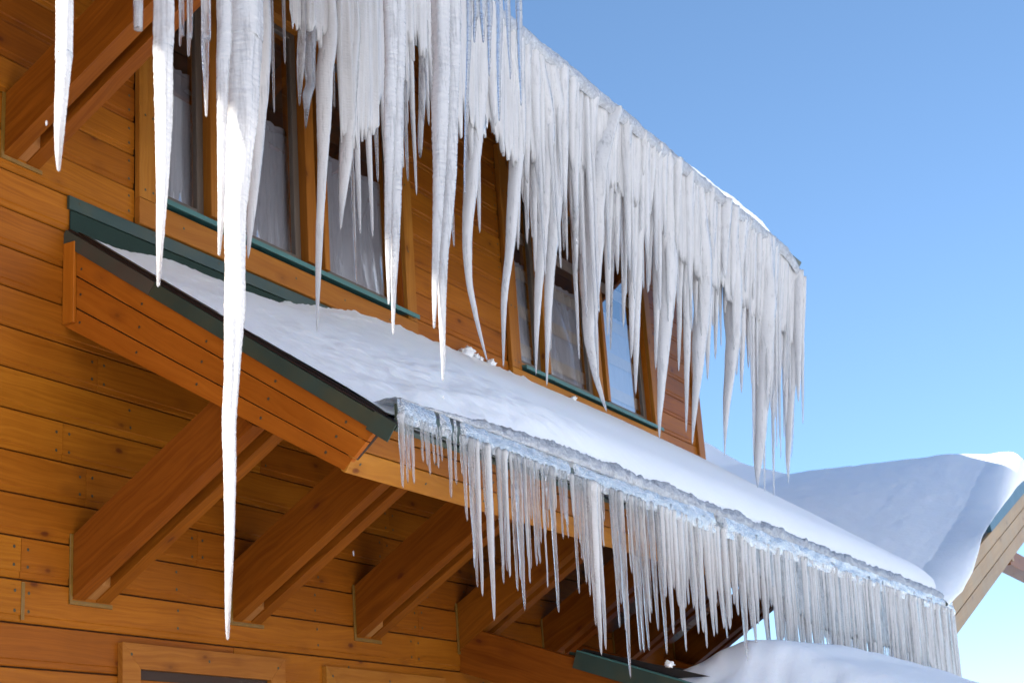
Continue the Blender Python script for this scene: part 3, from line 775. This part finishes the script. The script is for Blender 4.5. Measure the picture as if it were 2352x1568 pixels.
NG = 'icicles hanging from the long left overhang'
def near(pts, label, y=-2.5, ztop=4.86, mt='icelit', grow=1.12, **kw):
    """pts (u, v, width px) from the top of the frame to the tip, all in the plane of the near eave"""
    P = [atY(u, v, y) for u, v, w_ in pts]; R = [w_ * .5 * mpp(p) for (u, v, w_), p in zip(pts, P)]
    if P[0].z < ztop - .05:
        q = Vector((P[0].x + random.uniform(-.02, .02), y, ztop)); P.insert(0, q); R.insert(0, max(R[0] * grow, R[0] + .012))
    return icicle(P, R, label, NG, mt, **kw)
near([(150, 0, 38), (148, 130, 36), (140, 260, 27), (136, 340, 18), (135, 395, 7)], 'bright sunlit icicle nearest the left edge of the picture', fine=True)
near([(318, -15, 22), (318, 10, 16), (319, 38, 7)], 'stubby icicle whose tip just dips in beside the wooden brace', fine=True, mt='iceclear')
near([(379, 0, 46), (376, 120, 45), (375, 280, 40), (371, 420, 29), (367, 560, 18), (363, 660, 7)], 'second long sunlit icicle, in front of the left window casing', fine=True)
near([(416, -10, 12), (415, 60, 9), (413, 108, 5)], 'thin short icicle over the dark top of the first pane, left one', mt='iceclear', fine=True)
near([(436, -10, 13), (434, 80, 10), (433, 132, 5)], 'thin short icicle over the dark top of the first pane, right one', mt='iceclear', fine=True)
near([(472, 0, 22), (471, 90, 18), (473, 200, 11), (474, 270, 5)], 'medium icicle with sparkling tip beside the first window post', mt='iceclear', fine=True)
big = near([(556, 0, 92), (556, 100, 86), (553, 200, 80), (549, 300, 72), (546, 400, 60), (539, 500, 50), (537, 600, 45), (536, 700, 47), (535, 760, 42),
      (531, 860, 36), (526, 960, 34), (527, 1080, 30), (527, 1200, 24), (525, 1330, 16), (523, 1425, 10), (523, 1470, 5)],
      'giant blindingly white icicle, the longest of all, reaching past the lower braces', fine=True, sides=28, flute=.12, ripple=.030)
near([(514, 0, 34), (512, 150, 30), (509, 300, 22), (508, 430, 18), (506, 520, 13), (503, 588, 6)], 'slim icicle fused to the left side of the giant white one', fine=True, y=-2.53)
near([(896, 0, 30), (894, 250, 27), (891, 420, 19), (890, 560, 15), (892, 640, 11), (893, 700, 5)], 'short left twin of the lit-tipped pair over the first window right casing', fine=True)
near([(912, 0, 36), (910, 250, 32), (908, 450, 26), (906, 560, 20), (904, 660, 12), (903, 730, 8), (903, 770, 4)], 'long right twin of the lit-tipped pair over the first window right casing', fine=True)
near([(1010, 0, 44), (1010, 250, 38), (1006, 450, 27), (1000, 600, 18), (998, 700, 11), (997, 755, 5)], 'shorter of two fused icicles ending over the boards between the windows', fine=True)
near([(1038, 0, 42), (1036, 250, 34), (1030, 450, 28), (1019, 580, 22), (1015, 660, 21), (1015, 760, 14), (1017, 830, 9), (1017, 875, 5)], 'longer of two fused icicles, its lit tip hanging over the middle of the snow bank', fine=True)
for (u0, u1, v, w_, lb) in ((1092, 1090, 99, 11, 'leftmost and shortest glassy icicle crossing the eave line at the top'), (1107, 1110, 99, 14, 'short stout glassy icicle crossing the eave line at the top'),
        (1124, 1124, 176, 13, 'third glassy icicle crossing the eave line at the top'), (1146, 1147, 279, 15, 'long glassy icicle over the curtain near the top'),
        (1165, 1172, 183, 11, 'slanting glassy icicle touching the sky at the top'), (1191, 1197, 244, 14, 'rightmost glassy icicle, hanging against the blue sky'),
        (1077, 1068, 445, 11, 'long bluish glassy icicle left of the eave line')):
    near([(u0, 0, w_ + 2), ((u0 + u1) / 2, v * .5, w_ * .8), (u1, v * .85, w_ * .45), (u1, v, 3)], lb, mt='icethin', fine=True)

# upper row, hanging at the eave above the windows; tips lean in towards the wall further right
def lean(u): return lerp_tab([(560, 0), (1000, .01), (1150, .05), (1400, .10), (1830, .125)], u)
def section(u):
    for lim, nm in ((735, 'over the first window, left part'), (890, 'over the first window, right pane'), (1140, 'between the windows'),
                    (1260, 'over the second window, left pane'), (1400, 'over the second window, middle pane'), (1500, 'over the second window, right pane'),
                    (1610, 'before the wall-end boards')):
        if u < lim: return nm
    return 'against the sky past the wall end'
def back(u, v, wt, mids=(), label=None, mt='ice', p=.72, ytop=EY, ztop=EZ + .02, dxt=0, stuff=False, rtip=.004, w0=None):
    """tip pixel, top width px; mids = (u, v, w) from top to tip"""
    tip = atY(u, v, ytop); le_ = ztop - tip.z; tip = atY(u, v, ytop + lean(u) * le_); sc_ = mpp(tip)
    top = Vector((tip.x + dxt, ytop, ztop - drop(tip.x))); wt *= 1 if u < 720 or u > 1560 else 1.2; P = [top]; R = [max(.5 * wt * sc_, .012)]
    for (mu, mv, mw) in mids:
        q = atY(mu, mv, ytop); q = atY(mu, mv, ytop + lean(u) * (ztop - q.z)); P.append(q); R.append(.5 * mw * mpp(q))
    if not mids:
        for s_ in (.2, .4, .6, .75, .87, .95):
            P.append(top.lerp(tip, s_)); R.append(rtip + (R[0] - rtip) * (1 - s_) ** p)
    P.append(tip); R.append(rtip)
    L_ = top.z - tip.z
    size = 'short' if L_ < 1.3 else 'medium' if L_ < 2.1 else 'long'
    fat = 'thick ' if wt > 38 else 'thin ' if wt < 22 else ''
    lb = label or (size + ' ' + fat + ('milky' if mt == 'ice' else 'glassy') + ' icicle ' + section(u))
    return icicle(P, R, lb, None if label else 'upper row icicles', mt, stuff=stuff)
BK = [
 (570, 595, 60, [(592, 0, 56), (592, 200, 48), (588, 330, 36), (580, 460, 24), (573, 550, 12)], 'broad unlit icicle half hidden behind the giant white one', 'ice'),
 (630, 262, 15, (), 'thin icicle just right of the giant cluster at the top', 'iceclear'), (655, 150, 17, (), None, 'iceclear'), (671, 68, 12, (), None, 'iceclear'),
 (688, 245, 22, [(692, 0, 22), (690, 150, 18)], None, 'iceclear'),
 (702, 298, 26, [(712, 0, 24), (710, 130, 26), (713, 190, 20), (706, 215, 22), (704, 255, 11)], 'crooked clear icicle with a knobby melted end over the first window', 'icethin'),
 (728, 765, 48, [(750, 0, 44), (746, 200, 38), (742, 350, 26), (736, 480, 18), (731, 640, 12)], 'long slender icicle in front of the second window post, over the snow edge', 'ice'),
 (768, 252, 16, (), None, 'iceclear'),
 (782, 530, 44, [(803, 0, 44), (802, 200, 40), (797, 330, 34), (788, 430, 20)], 'curved icicle with a thick stem over the first window right pane', 'ice'),
 (828, 541, 30, (), None, 'ice'), (856, 548, 30, (), None, 'ice'), (819, 658, 16, (), None, 'iceclear'), (818, 306, 12, (), None, 'icethin'),
 (868, 420, 22, (), None, 'iceclear'), (918, 459, 14, (), None, 'ice'), (937, 418, 20, (), None, 'iceclear'), (957, 450, 20, (), None, 'ice'),
 (965, 366, 20, [(972, 0, 26), (970, 200, 18), (966, 300, 14), (965, 340, 11)], 'blunt icicle with a sparkling square tip over the boards', 'iceclear'),
 (950, 333, 14, (), None, 'ice'), (937, 286, 12, (), None, 'ice'), (985, 290, 22, (), None, 'ice'), (1043, 570, 18, (), None, 'iceclear'), (1102, 536, 22, (), None, 'ice'), (1085, 440, 30, (), None, 'ice'),
 (1120, 832, 40, [(1098, 150, 46), (1092, 300, 42), (1082, 420, 34), (1073, 540, 22), (1076, 640, 15), (1090, 715, 12), (1106, 780, 8)], 'curled icicle bending inward until its tip rests on the snow by the wall', 'ice'),
 (1156, 845, 42, [(1185, 250, 42), (1180, 450, 30), (1170, 570, 24), (1158, 690, 15)], 'long slightly bowed icicle over the left casing of the second window', 'ice'),
 (1190, 575, 30, (), None, 'ice'), (1211, 561, 26, (), None, 'ice'), (1229, 628, 28, (), None, 'ice'),
 (1231, 862, 46, [(1250, 300, 46), (1246, 480, 38), (1240, 620, 22), (1233, 740, 14)], 'left of two long icicles crossing the first post of the second window', 'ice'),
 (1256, 888, 46, [(1275, 300, 46), (1270, 480, 36), (1262, 640, 24), (1258, 760, 14)], 'right of two long icicles crossing the first post of the second window', 'ice'),
 (1265, 806, 20, (), None, 'ice'), (1295, 578, 24, (), None, 'iceclear'), (1321, 672, 28, (), None, 'iceclear'), (1333, 588, 24, (), None, 'ice'),
 (1394, 947, 62, [(1362, 400, 66), (1362, 560, 58), (1356, 680, 42), (1352, 760, 26), (1364, 840, 17), (1380, 900, 11)], 'thick icicle bent sideways with its foot touching the snow below the second window', 'ice'),
 (1367, 823, 34, (), None, 'ice'), (1395, 772, 26, (), None, 'ice'), (1402, 806, 22, (), None, 'iceclear'), (1432, 754, 26, (), None, 'ice'),
 (1450, 825, 34, (), None, 'ice'), (1460, 907, 38, (), None, 'ice'), (1492, 657, 20, (), None, 'ice'), (1506, 850, 28, (), None, 'ice'),
 (1515, 1008, 52, [(1530, 600, 50), (1524, 760, 34), (1518, 880, 18), (1515, 960, 9)], 'longest icicle over the right casing of the second window, almost reaching the snow', 'ice'),
 (1527, 833, 26, (), None, 'ice'), (1559, 853, 22, (), None, 'ice'), (1571, 735, 24, (), None, 'ice'), (1576, 994, 34, (), None, 'ice'),
 (1590, 1022, 44, [(1612, 650, 46), (1606, 800, 30), (1597, 920, 15)], 'long icicle with a hooked tip just at the wall corner', 'ice'),
 (1625, 873, 34, (), None, 'ice'), (1643, 826, 28, (), None, 'ice'), (1665, 722, 26, (), None, 'ice'),
 (1664, 1047, 46, [(1684, 700, 46), (1678, 840, 26), (1668, 950, 13)], 'long pale icicle, the first one wholly against the sky', 'ice'),
 (1692, 863, 30, (), None, 'ice'), (1703, 903, 30, (), None, 'ice'), (1719, 846, 26, (), None, 'ice'),
 (1740, 1120, 52, [(1752, 700, 62), (1750, 850, 44), (1746, 980, 29), (1742, 1060, 19)], 'thick sky-backed icicle whose blunt tip ends over the far snow', 'ice'),
 (1760, 960, 30, (), None, 'ice'), (1776, 903, 28, (), None, 'ice'), (1786, 876, 28, (), None, 'ice'), (1800, 903, 26, (), None, 'ice'),
 (1811, 1114, 40, [(1822, 700, 40), (1818, 820, 28), (1813, 960, 20), (1810, 1040, 13)], 'outermost long icicle at the right end of the upper row', 'ice'),
 (1818, 1050, 22, (), 'thin outermost icicle beside the last long one of the upper row', 'iceclear'), (1804, 980, 24, (), None, 'ice')]
for u, v, wt, mids, lb, mt in BK: back(u, v, wt, mids, lb, mt)
# packed filler: shorter icicles between the long ones
rf = random.Random(21)
def filler(n, xa, xb, stuff, rk=1.0, dz=0.0):
    for i in range(n):
        x = xa + (xb - xa) * (i + rf.uniform(.1, .9)) / n
        zt_ = rf.triangular(3.9, 5.3, 4.75) if x > 10.5 else rf.triangular(4.3, 5.4, 5.0)
        if rf.random() < .12: zt_ -= .35
        zt_ -= dz * rf.random()
        if 10.9 < x < 14.4: zt_ = max(zt_ + .35, 4.2) + .2 * rf.random()
        r = rf.uniform(.045, .085) * (1.0 if x > 9 else .75) * rk
        y = EY + rf.uniform(-.05, .09)
        top = Vector((x, y, EZ + .02 - drop(x))); le_ = top.z - zt_; tl = lerp_tab([(8, 0), (10, .03), (12, .08), (16, .12)], x)
        tip = Vector((x + rf.uniform(-.03, .03), y + tl * le_, zt_))
        P = [top]; R = [r]
        for s_ in (.25, .5, .7, .85, .95): P.append(top.lerp(tip, s_)); R.append(.004 + (r - .004) * (1 - s_) ** .72)
        P.append(tip); R.append(.004)
        r_ = (tip - CAM); u = 1176 + FPX * r_.dot(CX) / r_.dot(CF)
        icicle(P, R, ('broad' if r > .062 else 'slim') + ' ' + ('very short' if zt_ > 4.9 else 'short' if zt_ > 4.5 else 'fairly short') + ' packed icicle ' + section(u), 'upper row icicles', 'ice', stuff=stuff)
filler(62, 9.4, 16.0, False)
filler(90, 9.2, 16.02, True)
filler(110, 9.6, 16.02, True, .42, 1.15)
filler(7, 6.0, 9.3, True)

# ice curtain where the icicles have grown together under the eave
def curtain(name, xa, xb, zt, zbf, yf, amp, mt, label, nx=620, nz=14, th=.05, ztv=None):
    vs = []; fs = []
    for side in (0, 1):
        for j in range(nz + 1):
            for i in range(nx + 1):
                x = xa + (xb - xa) * i / nx; zb_ = zbf(x); t = j / nz
                ztt = ztv(x) if ztv else zt - (drop(x) if zt > 4 else 0)
                z = ztt + (zb_ - ztt) * t
                f = fbm(x * 9, z * .35, 3 + side * 9, 3) * amp + abs(fbm(x * 17, z * .3, 8 + side, 2)) * amp * .6
                thk = th * (1 - .85 * t)
                y = yf(x, z) - (thk + f if side == 0 else -thk * .6 + f * .5)
                vs.append((x, y, z))
    S = (nx + 1) * (nz + 1)
    for side in (0, 1):
        for j in range(nz):
            for i in range(nx):
                a = side * S + j * (nx + 1) + i; q = (a, a + 1, a + nx + 2, a + nx + 1); fs.append(q if side else q[::-1])
    for i in range(nx):
        fs.append((i, i + 1, S + i + 1, S + i)); a = nz * (nx + 1) + i; fs.append((a, S + a, S + a + 1, a + 1))
    for j in range(nz):
        a = j * (nx + 1); b = a + nx + 1; fs.append((a, S + a, S + b, b)); a += nx; b += nx; fs.append((a, b, S + b, S + a))
    return tag(mesh(name, vs, fs, M[mt], smooth=True, fix=True), label, 'ice sheet')
zbt = [(atY(u, v, EY).x, atY(u, v, EY).z) for u, v in ((735, 120), (770, 40), (783, 360), (862, 330), (874, 230), (884, 400), (926, 380), (934, 170), (985, 140), (1000, 360), (1060, 320),
       (1075, 290), (1110, 340), (1130, 320), (1150, 370), (1200, 385), (1300, 360), (1318, 270), (1332, 390), (1430, 450), (1500, 500), (1600, 620), (1700, 700), (1830, 780))]
def zb_up(x):
    b_ = lerp_tab(zbt, x)
    return min(EZ - .15, b_ + .18 * fbm(x * 3.1, 1, 4, 2) + .42 * abs(fbm(x * 13, 2, 4, 2)) + .25 * abs(fbm(x * 31, 6, 4, 1)))
curtain('ice_curtain', 6.75, 16.03, EZ + .03, zb_up, lambda x, z: EY + lerp_tab([(8, 0), (12, .06), (16, .12)], x) * (EZ - z) * 1.0, .045, 'icesheet',
        'continuous fluted ice sheet under the upper eave where the icicle tops have fused', nx=1100, nz=18)
def rimfn(s, t):
    x = 7.2 + s * (16.06 - 7.2); a = -.9 + t * 2.3
    r = .085 + .018 * fbm(x * 3, a, 3, 4) + .012 * fbm(x * 14, a * 2, 1, 3); r *= 1 - .4 * sstep(15.7, 16.06, x)
    return (x, EY + .0 - r * math.cos(a) * 1.1, EZ + .005 + r * math.sin(a) * 1.1 - drop(x))
s = grid('ice_ridge', 520, 12, rimfn, M['ledge']); tag(s, 'smooth grey ice rim along the upper eave beneath the snow crust', 'ice')

# ---- lower row on the skirt roof edge
LY = -2.14; LT = 1.965
LG = 'lower row icicles'
def lsect(u):
    for lim, nm in ((1080, 'at the left end over the pale fascia'), (1250, 'over the second brace'), (1400, 'over the third brace'), (1560, 'over the fourth brace'),
                    (1720, 'left of the porch mound'), (1950, 'behind the porch mound')):
        if u < lim: return nm
    return 'at the right end'
def low(u, v, wt, mt='iceclear', label=None, ztop=LT, stuff=False):
    tip = atY(u, v, LY); sc_ = mpp(tip); top = Vector((tip.x - .01, LY, ztop)); L_ = top.z - tip.z
    tip.y += .03 * L_
    P = [top]; r = .5 * wt * 1.12 * sc_; R = [r * .7]
    P.append(top.lerp(tip, min(.05, .02 / max(L_, .1)))); R.append(r * 1.25)
    for s_ in (.08, .2, .38, .55, .72, .86, .95): P.append(top.lerp(tip, s_) + Vector((random.uniform(-.004, .004), 0, 0))); R.append(.0035 + (r - .0035) * (1 - s_) ** .62)
    P.append(tip); R.append(.0035)
    size = 'tiny' if L_ < .22 else 'short' if L_ < .45 else 'medium' if L_ < .75 else 'long'
    wd = 'needle-thin' if wt < 8 else 'stout' if wt > 14 else 'slender'
    lb = label or (size + ' ' + wd + (' frosty' if mt == 'ice' else ' clear') + ' lower row icicle ' + lsect(u))
    return icicle(P, R, lb, None if label else LG, mt, stuff=stuff, step=.018)
z2 = lambda a, b: (784 + a * .336, 1041.25 + b * .336)
LOW = [(437, 240, 15, 'leftmost clear icicle of the lower row, flaring where it leaves the metal edge'), (468, 205, 9), (510, 210, 10), (480, 120, 6), (567, 60, 7), (597, 85, 7), (615, 150, 7), (643, 72, 6), (675, 105, 6), (697, 57, 6),
 (765, 305, 11, 'kinked clear icicle below the first green gap of the lower row'), (800, 218, 7), (838, 155, 6), (853, 100, 4), (877, 465, 10, 'slender clear icicle hanging just left of the wide cluster in the lower row'),
 (960, 915, 14, 'first of the long pair that starts the lower row cluster'), (940, 790, 12), (995, 975, 15, 'second of the long pair that starts the lower row cluster'), (1003, 430, 8), (1025, 300, 7), (1040, 448, 8),
 (1078, 1140, 20, 'thick milky icicle with ringed tip, the longest over the third brace'), (1137, 890, 13), (1175, 845, 16, 'glittering white icicle with a bulbous kink near its end'), (1233, 940, 11), (1252, 865, 10),
 (1283, 1070, 15, 'long tapering icicle ending beside the fourth brace'), (1318, 790, 10), (1357, 770, 10), (1378, 752, 10), (1412, 570, 7), (1430, 515, 6), (1458, 500, 7),
 (1515, 1088, 14, 'lone straight icicle with a dark ringed tip, over the porch beam'), (1530, 585, 7), (1565, 580, 8), (1608, 500, 6), (1645, 620, 8), (1664, 728, 8), (1698, 890, 10), (1723, 975, 10), (1770, 1180, 14),
 (1812, 1375, 24, 'broad tongue-like icicle reaching the green porch roof edge'), (1842, 1340, 16, 'sharp icicle fused to the right of the broad tongue'), (1900, 880, 9), (1920, 935, 9), (1937, 1028, 9), (1977, 1220, 13),
 (2015, 1532, 17, 'longest lower row icicle, its needle tip crossing the green porch edge'), (2078, 1355, 13), (2102, 1360, 12), (2133, 1348, 13), (2145, 1095, 9), (2193, 1210, 15), (2255, 1370, 14, 'ringed icicle with a snow crumb near its tip, left of the porch snow'),
 (2280, 1070, 9), (2310, 775, 8)]
for q in LOW:
    u, v = z2(q[0], q[1]); low(u, v, q[2], 'ice' if q[0] in (1078, 1175, 1812, 1842, 995) else 'iceclear', q[3] if len(q) > 3 else None)
rl = random.Random(5)
# small fringe between
for i in range(46):
    u = 1080 + (1580 - 1080) * (i + rl.random()) / 46
    e = atY(1400, 1160, LY); x = None
    p = atY(u, 1000, LY); zt_ = rl.uniform(1.25, 1.8) - (.25 if u > 1250 else 0) * rl.random()
    r_ = Vector((p.x, LY, zt_)) - CAM; v = 784 + FPX * r_.dot(CD) / r_.dot(CF); uu = 1176 + FPX * r_.dot(CX) / r_.dot(CF)
    low(uu, v, rl.uniform(5, 10), 'iceclear', stuff=(i % 3 == 2))
nL = 0
for i in range(190):
    x = 9.2 + (16.66 - 9.2) * (i + rl.random()) / 190
    zt_ = rl.uniform(1.05, 1.3) if x > 11.4 else rl.uniform(1.05, 1.55)
    if rl.random() < .15: zt_ += .3
    r_ = Vector((x, LY, zt_)) - CAM; v = 784 + FPX * r_.dot(CD) / r_.dot(CF); uu = 1176 + FPX * r_.dot(CX) / r_.dot(CF)
    low(uu, v, rl.uniform(9, 19), 'ice' if rl.random() < .45 else 'iceclear', stuff=(i % 3 != 0))
# fused end curtain
def zb_lo(x): return lerp_tab([(14.9, 1.75), (15.4, 1.55), (15.8, 1.15), (16.7, 1.12)], x) + .10 * fbm(x * 9, 0, 1, 2)
curtain('ice_curtain', 14.9, 16.72, 2.0, zb_lo, lambda x, z: LY + .02, .03, 'icesheet', 'solid grey ice sheet closing the right end of the lower row', nx=160, nz=24, th=.035)
def zb_lo2(x): return 1.82 + .25 * abs(fbm(x * 11, 3, 1, 3)) - .42 * sstep(10, 12.6, x)
curtain('ice_curtain', 9.3, 15.0, 1.99, zb_lo2, lambda x, z: LY + .015, .03, 'icerim', 'ragged translucent ice band joining the icicle tops along the skirt eave', nx=420, nz=10, th=.028)

# crinkled ice skin over the drip edge, with gaps that leave the green metal bare
sk = [atY(u, v, -2.13).x for u, v in ((917, 950), (1004, 985), (1014, 990), (1039, 1003), (1047, 1007), (1053, 1010), (1062, 1013), (1313, 1108), (1323, 1112), (1640, 1232), (1655, 1240))]
for k_, (xa, xb, lb) in enumerate(((sk[0], sk[1], 'first crinkled ice skin on the green drip edge, at its left end'), (sk[2], sk[3], 'narrow crinkled ice patch between two bare green strips'), (sk[4], sk[5], 'thin ice thread between two bare green strips'),
                   (sk[6], sk[7], 'crinkled ice skin on the drip edge above the third brace'), (sk[8], sk[9], 'crinkled ice skin on the drip edge above the porch beam'), (sk[10], 16.74, 'long ice crust along the drip edge to the far end'))):
    def skin(s, t, xa=xa, xb=xb):
        x = xa + s * (xb - xa); grow = sstep(8.0, 10.5, x)
        a = t * 1.9 - .35
        ed_ = min(1, min(s, 1 - s) * (xb - xa) / .03 + .05)
        r = (.012 + .012 * fbm(x * 14, t * 3, 2, 4) + .030 * grow * (.8 + fbm(x * 4, t * 2, 6, 3)) ) * ed_
        z = 2.035 - .115 * t - .03 * grow * t + .010 * fbm(x * 12, 5, t, 2)
        y = -2.122 - r - .012 * math.sin(t * PI) * ed_
        return (x, y, z)
    s = grid('ice_skin', int(40 + (xb - xa) * 55), 9, skin, M['skin']); tag(s, lb, 'ice')
# grey ice ledge between the snow and the metal edge
def ledge(s, t):
    x = 6.27 + s * (16.8 - 6.27); g = sstep(6.1, 8.0, x)
    a = t * 2.4 - .3
    r = (.012 + .036 * g) * (1 + 1.1 * fbm(x * 3, t * 1.5, 5, 4) + .9 * fbm(x * 16, t * 7, 2, 4))
    y = -2.055 - (.06 + r * .5) * math.cos(a) * 1.0 ; z = 2.045 + .01 * g + (r * 1.15) * math.sin(a) + .05 * g * t
    return (x, y + .16 * max(0, t - .6), z)
s = grid('ice_ledge', 640, 16, ledge, M['ledge']); tag(s, 'bubbly grey ice ledge between the snow bank and the drip edge', 'ice')
if rest_v:
    o = mesh('packed_icicles', rest_v, rest_f, M['ice'], smooth=True, fix=False); set_thin(o, rest_t)
    tag(o, 'mass of small icicles packed in among the larger ones of both rows', 'icicles', kind='stuff')
# falling meltwater drops
for u, v, y, ln, lb in ((1019, 912, -2.5, .006, 'falling drop just under the longest lit tip over the snow'), (812, 1270, -2.1, .016, 'falling drop streak in front of the third brace'),
                        (107, 283, -2.5, .012, 'falling drop in front of the upper brace')):
    p = atY(u, v, y); bm = bmesh.new(); bmesh.ops.create_uvsphere(bm, u_segments=10, v_segments=8, radius=.0034)
    for q in bm.verts: q.co.z *= ln / .0034 * .8
    me = bpy.data.meshes.new('water_drop'); bm.to_mesh(me); bm.free(); me.materials.append(M['icethin'])
    tag(link(bpy.data.objects.new('water_drop', me), None, Matrix.Translation(p)), lb, 'water drop', 'falling drops')

# icicles that share a description are told apart by their order along the eave
ORD = ['first', 'second', 'third', 'fourth', 'fifth', 'sixth', 'seventh', 'eighth', 'ninth', 'tenth', 'eleventh', 'twelfth', 'thirteenth', 'fourteenth', 'fifteenth', 'sixteenth', 'seventeenth', 'eighteenth', 'nineteenth', 'twentieth']
same = {}
for o in COL.objects:
    if o.get('category') == 'icicle': same.setdefault(o['label'], []).append(o)
for lb, obs in same.items():
    if len(obs) > 1:
        obs.sort(key=lambda o: o.location.x)
        for k, o in enumerate(obs):
            o['label'] = ' '.join(((ORD[k] if k < len(ORD) else 'one') + ' from left, ' + lb.replace('lower row icicle', 'lower icicle').replace(' past the wall end', '')).split()[:16])
